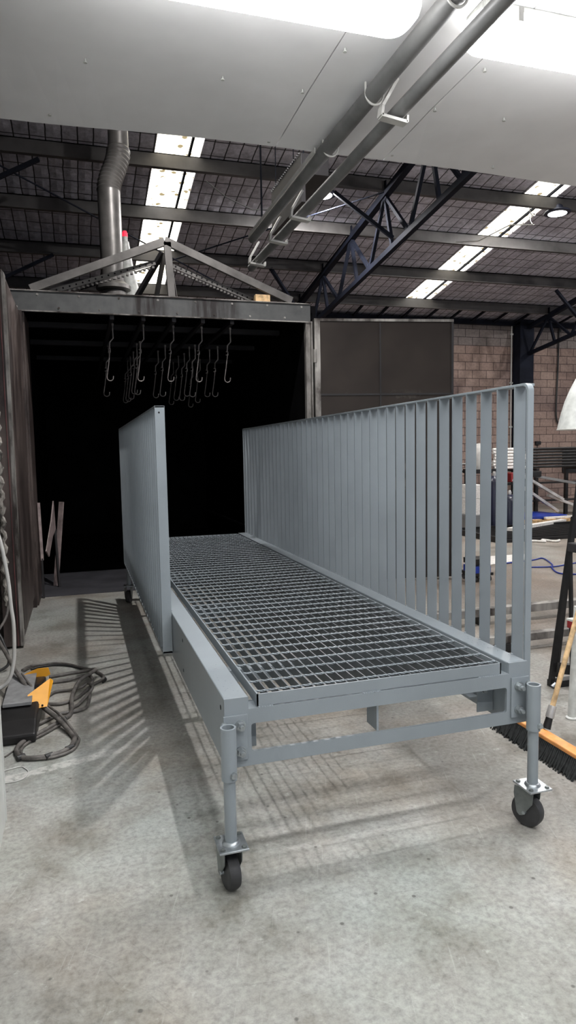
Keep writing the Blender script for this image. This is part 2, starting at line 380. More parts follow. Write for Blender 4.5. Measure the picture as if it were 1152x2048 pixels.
# columns + trusses
def column(x, label):
    m = MB(); m.box(x-.2, x+.2, 14.45, 14.465, 0, 4.62); m.box(x-.2, x+.2, 14.735, 14.75, 0, 4.62); m.box(x-.008, x+.008, 14.465, 14.735, 0, 4.62)
    m.box(x-.2, x-.18, 14.465, 14.735, 0, 4.5)
    return tag(m.build('steel_column', 'truss'), label, 'column', 'steel columns')
column(10.75, 'dark navy steel column standing against the block wall')
column(4.6, 'dark steel column at the block wall behind the open oven door')
def truss(x, label, yend=1.4):
    t = thing('roof_truss', label, 'roof truss', (x, 14.4, 3.8), 'navy lattice roof trusses')
    top = lambda y: Vector((x, y, ROOF(y)-.26)); bz = lambda y: 3.80+(14.4-y)*.132
    bot = lambda y: Vector((x, y, bz(y)))
    MB().bar(top(14.6), top(yend), .10, .10).build('top_chord', 'truss', t)
    MB().bar(bot(14.5), bot(yend), .08, .08).build('bottom_chord', 'truss', t)
    ys = PY[::-1]; bs = [14.35]+[(ys[i]+ys[i+1])/2-.1 for i in range(len(ys)-1)]
    prevb = 14.4
    for i, y in enumerate(ys):
        nb = bs[i+1] if i+1 < len(bs) else yend
        for b in (prevb, y-.25, nb):
            MB().bar(top(y), bot(b), .05, .05, (1, 0, 0)).build('web_member', 'truss', t)
        MB().bar(top(y)+Vector((-.01, 0, -.06)), top(y)+Vector((-.01, 0, .2)), .14, .01, (1, 0, 0)).build('gusset_plate', 'truss', t)
        prevb = nb
    return t
truss(4.6, 'navy lattice roof truss slanting down behind the hanging conduits')
truss(-1.5, 'navy lattice roof truss left of the flue duct, out of the photo')
truss(10.8, 'navy lattice roof truss springing from the column at the block wall')
def brace(p, q, label):
    tag(MB().bar(p, q, .06, .05).build('knee_brace', 'truss'), label, 'brace', 'knee braces')
brace((3.78, 9.61, 5.27), (4.6, 9.35, 4.60), 'navy brace beside the bright high bay lamp')
brace((3.56, 12.3, 4.86), (4.55, 13.2, 4.05), 'navy brace just right of the lower conduit end')
brace((-.31, 9.6, 5.3), (-1.5, 9.5, 4.6), 'dark brace at the left of the highest purlin in view')
brace((-.03, 8.25, 5.55), (-1.5, 8.2, 4.9), 'dark brace at the top left under the canopy edge')
brace((-.24, 12.3, 4.85), (-1.6, 12.2, 4.1), 'dark brace left of the duct, lowest one')
brace((9.9, 12.35, 4.8), (10.8, 12.5, 4.1), 'dark brace crossing the right truss above the column')
def rod(p, q, label, r=.012):
    tag(MB().tube([p, q], r, 8).build('bracing_rod', 'truss'), label, 'rod', 'roof bracing rods')
rod((4.5, 9.45, 5.28), (.2, 13.6, 4.6), 'thin roof bracing rod running left down from the truss')
rod((-.95, 9.5, 5.22), (3.2, 13.2, 4.56), 'thin roof bracing rod passing behind the vertical duct')
tag(MB().tube([(1.9, 9.75, 5.3), (2.2, 9.8, 5.12), (2.6, 9.9, 5.02), (3.0, 9.9, 5.05), (3.3, 9.8, 5.25)], .008, 6).build('loose_cable', 'conduit'), 'thin pale cable sagging below the roof mesh', 'cable')

# canopy of sheet panels over the work area
cm = MB()
for a, b in ((-.42, 1.198), (1.204, 1.896), (1.902, 4.6)):
    nseg = 12; V = []; F = []
    for i in range(nseg+1):
        x = a+(b-a)*i/nseg
        ye = 4.02+.035*math.sin(x*2.3+1.2)
        for y, z in ((-3, 3.30), (3.4, 3.30), (ye, 3.285+.012*math.sin(x*3)), (ye, 3.315), (-3, 3.34)): V.append((x, y, z))
    for i in range(nseg):
        for k in range(5): F.append((i*5+k, i*5+(k+1) % 5, (i+1)*5+(k+1) % 5, (i+1)*5+k))
    F += [tuple(range(5)), tuple(range(nseg*5, nseg*5+5))]
    cm.add(V, F)
can = struct('ceiling_canopy', cm, 'canopy')
MB().box(-.4, 4.58, -2.9, 3.9, 3.316, 3.33).build('seam_backing', 'gap', can)
for x, y in ((.114,3.397),(.753,3.373),(1.165,3.383),(-.061,3.95),(1.147,3.95),(1.909,3.372),(2.337,3.369),(1.93,3.93),(2.647,3.93),(1.24,3.0),(1.95,2.97),(3.0,3.36)):
    MB().rev([(.009,0),(.009,.004),(.004,.006),(.004,.018)], (x, y, 3.28), 10).build('screw', 'whiteplastic', can)
# booth side panel (white, at the far left)
wl = MB().box(-.42, -.345, -2.9, 2.868, 0, 3.29)
wp = struct('wall_booth', wl, 'white')
MB().box(-.424, -.341, 2.855, 2.872, 0, 3.28).build('corner_trim', 'white', wp)

# fluorescent battens
def batten(loc, label):
    t = thing('fluorescent_light', label, 'light fitting', loc, 'fluorescent battens under the canopy'); x, y, z = loc; Lh = .63
    body = MB().box(x-Lh+.03, x+Lh-.03, y-.07, y+.07, z-.055, z).build('housing', 'whiteplastic', t, .01)
    # rounded-end diffuser trough
    pr = []
    n = 20; V = []; F = []
    outl = []
    hw = .105; hl = Lh; r = .07
    for cx, cy, a0 in ((hl-r, hw-r, 0), (-hl+r, hw-r, 90), (-hl+r, -hw+r, 180), (hl-r, -hw+r, 270)):
        for k in range(6):
            a = math.radians(a0+18*k); outl.append((cx+r*math.cos(a), cy+r*math.sin(a)))
    n = len(outl)
    for s, h in ((1.0, -.05), (1.0, -.085), (.985, -.115), (.95, -.135)):
        for px, py in outl:
            dx = hl*(1-s); V.append((x+px*(1-dx/hl), y+py*(1-(1-s)*3), z+h))
    for i in range(3):
        for k in range(n): F.append((i*n+k, i*n+(k+1) % n, (i+1)*n+(k+1) % n, (i+1)*n+k))
    d = MB(); d.add(V[:3*n], F[:2*n]+[tuple(range(n))], True); dd_ = d.build('diffuser_rim', 'tuberim', t)
    d = MB(); d.add(V[2*n:], [tuple(i-2*n for i in f) for f in F[2*n:]]+[tuple(range(n, 2*n))], True); d.build('diffuser', 'tube', t)
    for sx in (-.45, .45):
        for sy in (-1, 1):
            MB().box(x+sx-.012, x+sx+.012, y+sy*.107-.004, y+sy*.107+.004, z-.09, z-.035).build('clip', 'strap', t)
    return t
b1 = batten((.745, 2.585, 3.3), 'glowing fluorescent batten left of the conduits at the top of the photo')
copytree(b1, (2.255, 2.60, 3.3), label='glowing fluorescent batten right of the conduits at the top of the photo')
copytree(b1, (.745, .92, 3.3), label='fluorescent batten above the photographer, left of the conduits')
copytree(b1, (2.255, .92, 3.3), label='fluorescent batten above the photographer, right of the conduits')
copytree(b1, (.745, -.75, 3.3), label='unseen fluorescent batten added behind the camera for frontal light, left of the conduits')  # unseen rear row, added to brighten faces turned towards the camera
copytree(b1, (2.255, -.75, 3.3), label='unseen fluorescent batten added behind the camera for frontal light, right of the conduits')

# conduits below canopy, continuing toward the oven
t = thing('saddled_pipe', 'left grey pipe clamped along the canopy and running on as a rail', 'pipe', (1.47, 5.6, 3.2))
MB().tube([(1.50, -2.5, 3.245), (1.49, 2, 3.245), (1.475, 3.9, 3.242), (1.465, 4.6, 3.235), (1.455, 5.55, 3.23)], [.042, .042, .042, .036, .036], 16).build('pipe', 'conduit', t)
MB().bar((1.415, 3.9, 3.245), (1.41, 5.5, 3.235), .006, .03).build('edge_strip', 'strap', t)
for y in (3.23, 3.84, 2.46):
    m = MB().tube([(1.49+.047*math.cos(a), y, 3.243-.05*math.sin(a)) for a in [PI*k/10 for k in range(11)]], .006, 8)
    m.tube([(1.443, y, 3.243), (1.443, y, 3.295)], .006, 8); m.tube([(1.537, y, 3.243), (1.537, y, 3.295)], .006, 8)
    m.build('u_bolt', 'strap', t)
MB().tube([(1.47, 5.3, 3.26), (1.47, 5.3, ROOF(5.3))], .008, 8).build('hanger_rod', 'truss', t)
t = thing('straight_pipe', 'right grey pipe hung in strap hooks below the left pipe', 'pipe', (1.6, 5.9, 3.1))
MB().tube([(1.64, -2.5, 3.15), (1.60, 2.3, 3.15), (1.575, 4.9, 3.135), (1.57, 6.05, 3.135)], .035, 16).build('pipe', 'conduit', t)
for y in (3.16, 4.62, 5.16, 5.80):
    m = MB(); pts = [(1.575, y, 3.285), (1.495, y, 3.15), (1.49, y, 3.105), (1.625, y, 3.088)]
    P2 = [Vector(p) for p in pts]
    for a, b in zip(P2, P2[1:]): m.bar(a, b, .05, .014, (b-a).cross(Vector((0, 1, 0))))
    m.bar((1.625, y, 3.085), (1.627, y, 3.12), .05, .010, (1, 0, 0))
    m.build('strap_hook', 'strap', t)

# high bay lamps
def highbay(loc, label):
    x, y, z = loc
    t = thing('high_bay_lamp', label, 'lamp', loc, 'round high bay lamps under the roof')
    MB().rev([(.05,.14),(.08,.12),(.1,.06),(.2,.035),(.215,.015),(.21,0),(.175,-.005)], loc, 28).build('housing', 'ledrim', t)
    MB().rev([(.15,-.004),(.145,-.010)], loc, 24).build('lens', 'lens', t)
    MB().rev([(.045,-.011),(.045,-.018)], loc, 12).build('led_array', 'led', t)
    MB().tube([(x, y, z+.13), (x, y, ROOF(y)-.01)], .008, 8).build('chain', 'strap', t)
    return t
h1 = highbay((3.70, 9.9, 5.32), 'glowing round high bay lamp partly behind the right conduit')
copytree(h1, (7.75, 9.67, 5.32), label='glowing round high bay lamp beside the right skylight strip')
h3 = highbay((1.38, 5.25, 5.5), 'round high bay lamp above the walkway, behind the canopy edge')
copytree(h1, (12.0, 9.7, 5.32), label='round high bay lamp beyond the right truss, out at the far right')
copytree(h3, (7.4, 4.9, 5.5), label='round high bay lamp over the open floor on the right')
copytree(h3, (12.2, 4.9, 5.5), label='round high bay lamp over the far end of the open floor')
# wire coil hanging by the right lamp
tag(MB().tube([(7.3+.05*math.cos(k*.9), 9.72-.3*0, 5.42-.02*k+.05*math.sin(k*.9)) for k in range(14)]+[(7.0, 9.9, 5.15), (6.6, 10.2, 4.95), (6.35, 10.5, 5.0)], .009, 6).build('dangling_wire', 'strap'), 'tangled pale wire hanging beside the right skylight', 'wire')

# ------------------------------------------------------------------ oven
ov = thing('curing_oven', 'large soot blackened walk-in curing oven with open doors and a gable truss', 'oven', (.96, 7, 0))
OX0, OX1, OY0, OY1 = -.55, 2.46, 7.0, 13.2
MB().box(OX0-.10, OX0+.02, OY0+.06, OY1, 0, 3.0).build('side_wall', 'sootshade', ov)
MB().box(OX1-.06, OX1+.08, OY0+.06, OY1, 0, 3.0).build('side_wall', 'sootshade', ov)
MB().box(OX0, OX1, OY1, OY1+.1, 0, 3.0).build('rear_wall', 'sootshade', ov)
MB().box(OX0-.1, OX1+.08, OY0+.06, OY1+.1, 3.0, 3.05).build('roof_panel', 'sootshade', ov)
MB().box(OX0+.02, OX1-.06, 7.44, 8.9, 0, .005).build('front_floor_plate', 'darkfloor', ov)  # darker plate over the front part of the oven floor
MB().box(OX0+.02, OX1-.06, 8.9, OY1, 0, .005).build('floor_shade_plate', 'sootshade', ov)  # near-black plate: lintel shadow over the rear floor put into its colour
ln = MB().box(OX0, OX1, OY0, OY0+.07, 2.865, 3.055).build('lintel', 'lintel', ov, .003)
MB().box(OX0, OX1, OY0-.012, OY0+.0, 2.858, 2.868).build('lower_lip', 'jamb', ln)
MB().box(OX0, OX1, OY0-.012, OY0+.02, 3.05, 3.058).build('upper_lip', 'jamb', ln)
MB().box(OX0-.008, OX0+.004, OY0-.01, OY0+.02, 2.86, 3.055).build('end_lip', 'jamb', ln)
for k in range(16):
    hexbolt(MB(), (OX0+.06+k*.19, OY0, 3.02 if k % 2 else 2.9), .009, .01, shank=False).build('rivet', 'jamb', ln)
MB().box(2.405, 2.455, OY0, OY0+.06, 0, 2.86).build('jamb', 'jamb', ov)
MB().box(2.46, 2.475, OY0-.02, OY0+.04, 0, 2.87).build('jamb_angle', 'jamb', ov)
MB().box(-.505, -.445, 6.96, 7.05, 0, 2.86).build('jamb', 'leftdoor', ov)
m = MB().box(-.445, -.43, 7.05, 7.68, 0, 2.86); m.build('jamb_liner', 'leftdoor', ov)
# gable truss
def Y7(x, z, y=7.035): return Vector((x, y, z))
MB().bar(Y7(-.36, 3.075), Y7(.93, 3.605), .075, .05, (0,1,0)).build('rafter', 'galv', ov)
MB().bar(Y7(.93, 3.615), Y7(2.26, 3.085), .075, .05, (0,1,0)).build('rafter', 'galv', ov)
MB().bar(Y7(.955, 3.60), Y7(.985, 3.05), .07, .05, (0,1,0)).build('king_post', 'galv', ov)
def perf(p, q):
    p, q = Vector(p), Vector(q); m = MB().bar(p, q, .012, .045, (0, 0, 1)); d = (q-p)
    o = m.build('perforated_strut', 'galv', ov)
    for k in range(18):
        c = p+d*((k+.5)/18); MB().rev([(.009, -.002), (.009, .002)], c+Vector((0, -.008, .0)), 8, 'Y').build('slot_hole', 'hole', o)
    m = MB()
    for k in range(26):
        c = p+d*((k+.5)/26); m.box(c.x-.012, c.x+.012, c.y, c.y+.04, c.z-.05, c.z-.03)
    m.build('serrated_edge', 'galv', o)
perf((-.28, 7.12, 3.045), (.84, 7.12, 3.42)); perf((1.02, 7.12, 3.40), (1.98, 7.12, 3.05))
MB().bar((.86, 7.5, 3.05), (.95, 7.2, 3.55), .04, .04).build('back_strut', 'galv', ov)
MB().bar((.62, 7.6, 3.06), (.93, 7.2, 3.55), .05, .04).build('back_strut', 'darksheet', ov)
MB().bar((1.12, 7.6, 3.06), (1.0, 7.2, 3.45), .04, .04).build('back_strut', 'galv', ov)
m = MB().bar((.86, 7.06, 3.065), (1.06, 7.06, 3.065), .08, .01); m.build('post_base_plate', 'galv', ov)
for k in range(5):
    x = (.39, .70, 1.01, 1.31, 1.62)[k]
    r_ = MB().box(x-.02, x+.02, 7.1, 12.8, 2.83, 2.87).build('hanging_rail', 'darksheet', ov)
for yy in (7.9, 9.1, 10.5): MB().box(OX0+.05, OX1-.08, yy, yy+.06, 2.872, 2.93).build('ceiling_beam', 'darksheet', ov)
# doors
rd = thing('oven_door', 'sooty brown oven door swung open to the right of the opening', 'door', (2.5, 7.02, 0), 'oven doors')
m = MB().box(0, 1.55, -.05, .05, .03, 2.885)
dd = Vector((4.03-2.5, 6.75-7.02, 0)); ang = math.atan2(dd.y, dd.x)
def dr(mb):
    R = Matrix.Rotation(ang, 3, 'Z'); mb.v = [R @ p+Vector((2.5, 7.02, 0)) for p in mb.v]; return mb
slabo = dr(m).build('door_slab', 'door', rd)
dr(MB().box(0, 1.56, -.058, .052, 2.872, 2.90)).build('top_edge', 'jamb', rd)
dr(MB().box(1.535, 1.56, -.056, .052, .03, 2.88)).build('free_edge', 'darksheet', rd)
dr(MB().box(0.0, .06, -.07, .05, .03, 2.88)).build('hinge_stile', 'jamb', rd)
dr(MB().box(.06, 1.535, -.056, -.05, 2.08, 2.10)).build('sheet_lap', 'darksheet', rd)
dr(MB().box(.72, .735, -.056, -.05, .05, 2.86)).build('sheet_lap', 'darksheet', rd)
for z in (.5, 1.5, 2.5):
    dr(MB().tube([(.0, -.08, z-.07), (.0, -.08, z+.07)], .02, 12)).build('hinge', 'jamb', rd)
ld = thing('oven_door', 'narrow edge-on oven door standing open at the left, with burnt rope seal', 'door', (-.51, 5.5, 0), 'oven doors')
MB().box(-.60, -.475, 5.5, 6.95, .02, 2.86).build('door_slab', 'leftdoor', ld)
MB().box(-.478, -.458, 5.62, 6.90, .12, 2.80).build('inner_panel', 'leftdoor', ld)
pts = []
for k in range(90):
    z = .35+2.45*k/89; pts.append((-.565+.012*math.sin(k*1.7), 5.485+.006*math.cos(k*2.3), z))
MB().tube(pts, .022, 8).build('rope_seal', 'seal', ld)
MB().box(-.501, -.497, 5.490, 5.5, .02, 2.84).build('red_edge_strip', 'redstrip', ld)
MB().box(-.482, -.462, 5.494, 5.62, .02, 2.84).build('edge_trim', 'jamb', ld)
# hooks in the oven
def hook(loc, s=1.):
    x, y, z = loc
    t = thing('hanging_hook', 'long wire hook hanging in the front row inside the dark oven', 'hook', loc, 'front row of hooks in the oven')
    MB().rev([(.012, 0), (.012, .02)], (x, y, z), 8).build('cap_nut', 'rod', t)
    MB().tube([(x, y, z), (x, y, z-.13), (x-.035, y, z-.17), (x-.04, y, z-.24)], .0075, 8).build('upper_hanger', 'rod', t)
    MB().tube([(x-.055, y, z-.27), (x-.03, y, z-.27), (x-.03, y, z-.235), (x-.055, y, z-.235)], .004, 6).build('link', 'rod', t)
    tilt = -.04
    P = [(x-.035, y, z-.25), (x-.035+tilt*.5, y, z-.4), (x-.035+tilt, y, z-.52)]
    for k in range(1, 8):
        a = PI+PI*k/8; P.append((x-.035+tilt+.032+.032*math.cos(a), y, z-.53+.03*math.sin(a)))
    P.append((x+.03+tilt, y, z-.51))
    MB().tube(P, .0055, 8).build('hook_wire', 'rod', t)
    return t
hk = hook((.40, 7.25, 2.80))
FR = ['leftmost', 'second from left', 'middle', 'fourth from left', 'rightmost']
hk['label'] = 'leftmost long wire hook of the front row hanging in the oven'
for k, x in enumerate((.71, 1.02, 1.32, 1.63)):
    c = copytree(hk, (x, 7.25, 2.80), label=FR[k+1]+' long wire hook of the front row hanging in the oven')
hb = None
for k, (x, y, z) in enumerate([(.40,8.2,2.72),(.71,7.7,2.7),(.71,8.1,2.74),(.71,8.6,2.72),(.71,9.1,2.73),(.71,9.6,2.75),(1.01,7.9,2.7),(1.01,8.6,2.74),(1.32,7.7,2.68),(1.32,8.1,2.72),(1.32,8.5,2.7),(1.32,9.0,2.74),(1.32,9.5,2.72),(1.62,7.9,2.7),(1.62,8.4,2.74),(1.62,9.1,2.72),(1.62,9.7,2.7)]):
    if hb is None:
        hb = copytree(hk, (x, y, z), label='dim wire hook hanging deeper in the oven, behind the front row'); hb['group'] = 'dim hooks deeper in the oven'
    else: copytree(hb, (x, y, z))
# things left in the oven at its left wall
t = thing('bent_plate_bracket', 'pinkish folded metal plate leaning at the left inside the oven mouth', 'metal plate', (-.33, 7.55, 0))
def PX(x, y, z): return (x, y, z)
m = MB(); m.prism([(7.35,.50),(7.75,.78),(7.95,.98),(8.0,.66),(7.78,.60),(7.5,.42)], .012, lambda u, v, w: (-.36+w+(u-7.35)*.12, u, v)); m.build('plate', 'rustpink', t)
MB().bar((-.40, 7.4, .4), (-.41, 7.42, 1.0), .03, .02).build('upright', 'rustpink', t)
MB().bar((-.40, 7.4, 0), (-.40, 7.4, .42), .025, .02).build('leg', 'darksheet', t)
MB().bar((-.26, 7.95, 0), (-.28, 7.98, .66), .025, .02).build('leg', 'darksheet', t)
tag(MB().bar((-.30, 8.05, .0), (-.20, 8.2, .95), .05, .03).build('leaning_timber', 'rustpink'), 'pale batten leaning in the oven mouth behind the folded plate', 'batten')
tag(MB().bar((2.28, 9.3, .42), (2.28, 12.6, .42), .03, .03).build('low_pipe', 'darksheet', None), 'thin dark pipe along the right oven wall', 'pipe')

# duct on the oven
t = thing('flue_duct', 'tall round galvanised flue duct with a bellows elbow above the oven', 'duct', (.5, 8.0, 3.05))
MB().tube([(.47, 8.0, 3.15), (.46, 8.0, 4.4)], .125, 28).build('lower_pipe', 'galv', t)
P = []; R_ = []
for k in range(25):
    u = k/24; P.append((.46+.13*(.5-.5*math.cos(PI*u)), 8.0+.1*u, 4.38+.52*u)); R_.append(.125+(.008 if k % 2 else -.004))
MB().tube(P, R_, 28).build('ribbed_elbow', 'galv', t)
MB().tube([(.59, 8.1, 4.88), (.60, 8.1, 6.2)], .112, 28).build('upper_pipe', 'galv', t)
MB().rev([(.115, .10), (.19, .04), (.19, .0), (.15, -.02)], (.47, 8.0, 3.33), 28).build('rain_collar', 'galv', t)
MB().rev([(.14, 0), (.14, .25)], (.47, 8.0, 3.05), 28).build('spigot', 'galv', t)
tag(MB().tube([(.76, 8.3, 3.05), (.66, 8.3, 3.62), (.64, 8.3, 3.95)], [.11, .07, .045], 20).build('vent_cone', 'whiteplastic'), 'pale tapered vent cone standing beside the flue duct', 'vent')
t = thing('warning_beacon', 'small red beacon lamp on top of the pale vent cone', 'beacon lamp', (.64, 8.3, 3.95))
MB().rev([(.03, 0), (.03, .06)], (.64, 8.3, 3.95), 14).build('base', 'whiteplastic', t)
MB().rev([(.032, .06), (.032, .1), (.02, .125), (.0, .13)], (.64, 8.3, 3.95), 14).build('red_lens', 'beacon', t)
tag(MB().box(1.86, 2.02, 7.02, 7.09, 3.06, 3.135).build('wood_block', 'wood', None, .004), 'small tan wooden block lying on the oven lintel by the right rafter', 'block')
t = thing('duct_box', 'dark sheet metal duct box hung behind the conduits', 'duct', (2.45, 7.3, 4.3))
MB().box(2.30, 2.60, 6.76, 7.86, 4.30, 4.5).build('box', 'darksheet', t, .004)
MB().box(2.30, 2.345, 6.76, 7.86, 4.02, 4.30).build('side_skirt', 'darksheet', t, .002)
m = MB()
for k in range(20): m.rev([(.01, 0), (.01, .012)], (2.29, 6.8+k*.054, 4.5), 6)
m.build('bead_edge', 'conduit', t)
for x, y in ((2.34, 6.8), (2.56, 6.8), (2.34, 7.8), (2.56, 7.8)):
    MB().tube([(x, y, 4.5), (x, y, ROOF(y))], .006, 6).build('hanger_rod', 'truss', t)

# ------------------------------------------------------------------ the footbridge on casters
XL, XR, Y0, YB = .436, 1.643, 2.181, 6.80
ZT, ZB, BW = .648, .404, .084
fb = thing('steel_footbridge', 'grey powder coated steel footbridge section on casters with mesh deck and slatted sides', 'footbridge', ((XL+XR)/2, Y0, 0))
for sx, x0 in ((0, XL), (1, XR-BW)):
    bm_ = MB().box(x0, x0+BW, Y0+.012, YB, ZB, ZT).build('side_beam', 'coat', fb, .004)
    xo = XL-.0006 if sx == 0 else XR+.0006
    for z in (.60, .455):
        for y in (Y0+.06, Y0+.95):
            MB().rev([(.009, -.0004), (.009, .0004)], (xo, y, z), 14, 'X').build('bolt_hole', 'hole', bm_)
    # weld beads along the outer top edge where the slats meet it
    wx = XL+.004 if sx == 0 else XR-.003
    m = MB(); y = (2.282 if sx else 3.56)
    while y < YB:
        m.rev([(.006, -.002), (.005, .003), (.002, .005)], (wx, y-.006, ZT), 6); y += .115
    m.build('weld_beads', 'coat', bm_)
    for i in range(22):
        cx = x0+.02+random.random()*.045; cy = Y0+.05+random.random()*.35
        if i < 14: MB().rev([(.0022, 0), (.0012, .0012)], (cx, cy, ZT), 6).build('powder_speck', 'coat', bm_)
# end plates with cut-out
def endplate(y, sgn):
    m = MB(); t_ = .012; ya, yb = (y, y+t_)
    zi = .605
    outer = [(XL, ZB), (XR, ZB), (XR, ZT), (XR-BW-.0, ZT), (XR-BW, zi), (XL+BW, zi), (XL+BW, ZT), (XL, ZT)]
    # build as joined rectangles around the opening
    ox0, ox1, oz0, oz1 = .529, 1.551, .453, .552
    m.box(XL, XR, ya, yb, ZB, oz0)
    m.box(XL, ox0, ya, yb, oz0, oz1); m.box(ox1, XR, ya, yb, oz0, oz1)
    m.box(XL, XR, ya, yb, oz1, zi)
    m.box(XL, XL+BW, ya, yb, zi, ZT); m.box(XR-BW, XR, ya, yb, zi, ZT)
    # corner radii of the opening
    r = .010
    for cx, cz, a0 in ((ox0, oz0, 180), (ox1, oz0, 270), (ox1, oz1, 0), (ox0, oz1, 90)):
        sx_ = 1 if cx == ox0 else -1; sz_ = 1 if cz == oz0 else -1
        C_ = (cx+sx_*r, cz+sz_*r)
        arc = [(C_[0]+r*math.cos(math.radians(a0+9*k)), C_[1]+r*math.sin(math.radians(a0+9*k))) for k in range(11)]
        m.prism([(cx, cz)]+arc, t_, lambda u, v, w: (u, ya+w, v))
    return m.build('end_plate', 'coat', fb)
ep = endplate(Y0, -1); endplate(YB, 1)
# ledge under the grating, weld runs on it
lg = MB().box(XL+BW, XR-BW, Y0+.012, Y0+.07, .597, .605).build('bearing_ledge', 'coat', fb)
MB().box(XL+BW, XR-BW, YB-.07, YB, .597, .605).build('bearing_ledge', 'coat', fb)
for a, b in ((.56, .62), (.95, 1.03), (1.43, 1.53)):
    m = MB(); n = int((b-a)/.009)
    for k in range(n): m.rev([(.006, 0), (.005, .003), (.0, .005)], (a+.009*k, Y0+.004, .604), 6)
    m.build('weld_run', 'coat', lg)
# inner stiffeners behind the opening
for x0, x1, flip in ((.521, .571, 1), (1.485, 1.558, -1)):
    o = MB().box(x0, x1, Y0+.10, Y0+.108, ZB+.02, .597).build('stiffener_plate', 'coat', fb, .002)
    m = MB(); hexbolt(m, ((x0+x1)/2-.006, Y0+.10, .51), .009, .018); m.build('bolt', 'bolt', o)
cmx = []
for y in (Y0+.45, Y0+1.6, Y0+2.75, Y0+3.9):
    m = MB().box(XL+BW, XR-BW, y, y+.05, .545, .595); m.build('cross_member', 'coat', fb)
o = MB().box(1.004, 1.012, Y0+.012, Y0+.10, .453, .60).build('centre_bracket', 'coat', fb)
MB().box(1.012, 1.032, Y0+.10, Y0+.104, .453, .60).build('bracket_flange', 'coat', o)
m = MB(); hexbolt(m, (1.024, Y0+.10, .485), .006, .014); m.build('bolt', 'bolt', o)
# longitudinal ledge angle seen through the opening
for x in (XL+BW, XR-BW-.045):
    MB().box(x, x+.04, Y0+.20, YB-.2, .440, .448).build('flange_strip', 'coat', fb)
# grating
GX0, GX1, GY0, GY1, GZ = .553, 1.528, Y0+.006, 6.74, .650
gr = MB(); gr.box(GX0, GX1, GY0, GY0+.006, .608, GZ); gr.box(GX0, GX1, GY1-.006, GY1, .608, GZ)
gr.box(GX0, GX0+.005, GY0, GY1, .608, GZ); gr.box(GX1-.005, GX1, GY0, GY1, .608, GZ)
g = gr.build('deck_grating', 'coat', fb)
nb = 23; bar0 = None
for k in range(1, nb):
    x = GX0+(GX1-GX0)*k/nb
    if bar0 is None: bar0 = MB().box(x-.002, x+.002, GY0+.006, GY1-.006, .612, GZ-.001).build('bearing_bar', 'barshade', g); bx_ = x
    else:
        c = bar0.copy(); COL.objects.link(c); c.parent = g; c.location = bar0.location+Vector((x-bx_, 0, 0))
rod0 = None; y = GY0+.035; k = 0
while y < GY1-.03:
    if rod0 is None:
        P = []; seg = nb*4; V = []
        m = MB(); n = nb*4; a = .0042
        V = []; F = []
        for i in range(n+1):
            x = GX0+.003+(GX1-GX0-.006)*i/n; th = PI*i/4+.4     # twisted square rod
            for q in range(4):
                V.append((x, y+a*math.cos(th+PI/2*q)*1.1, GZ-.002+a*math.sin(th+PI/2*q)))
        for i in range(n):
            for q in range(4): F.append((i*4+q, i*4+(q+1) % 4, (i+1)*4+(q+1) % 4, (i+1)*4+q))
        m.add(V, F); rod0 = m.build('cross_rod', 'coat', g); ry = y
    else:
        c = rod0.copy(); COL.objects.link(c); c.parent = g; c.location = rod0.location+Vector((0, y-ry, 0))
    y += .1; k += 1
# guard panels
ZP, ZPB = 1.724, .435
def panel(xi, xo, ya, yb, first, post, sign, yendblade):
    x0, x1 = min(xi, xo), max(xi, xo)
    p = MB().box(x0, x1, ya+(0.03 if sign > 0 else .0), yb, ZP-.010, ZP).build('guard_panel', 'coat', fb, .0015)
    MB().box(x0, x1, ya+(.012 if sign > 0 else 0), yb, ZPB, ZPB+.010).build('bottom_rail', 'coat', p)
    if sign > 0:      # right: narrow post curving into the top rail
        prof = [(ya, ZPB)]; r = .03
        arc = [(ya+r-r*math.cos(math.radians(a)), ZP-r+r*math.sin(math.radians(a))) for a in range(0, 91, 10)]
        ri = r-.012
        arc2 = [(ya+r-ri*math.cos(math.radians(a)), ZP-r+ri*math.sin(math.radians(a))) for a in range(90, -1, -10)]
        MB().prism(prof+arc+arc2+[(ya+.012, ZPB)], post, lambda u, v, w: (x0+w, u, v)).build('end_post', 'coat', p, .001)
    else:
        q = MB().box(x0, x1, ya, ya+.010, ZPB, ZP).build('end_post', 'coat', p, .0012)
        MB().rev([(.005, -.0004), (.005, .0004)], (x0+.022, ya-.0005, ZP-.034), 12, 'Y').build('bolt_hole', 'hole', q)
    MB().box(x0, x1, yb-.010, yb, ZPB, ZP).build('end_post', 'coat', p)
    b0 = None; y = first
    while y < yendblade:
        if b0 is None: b0 = MB().box(x0, x1, y-.003, y+.003, ZPB+.01, ZP-.01).build('baluster', 'coat', p); yy = y
        else:
            c = b0.copy(); COL.objects.link(c); c.parent = p; c.location = b0.location+Vector((0, y-yy, 0))
        y += .115
panel(XR+.002, XR+.053, 2.20, 6.86, 2.285, .026, 1, 6.80)
panel(XL-.002, XL-.053, 3.498, 6.62, 3.61, .05, -1, 6.58)
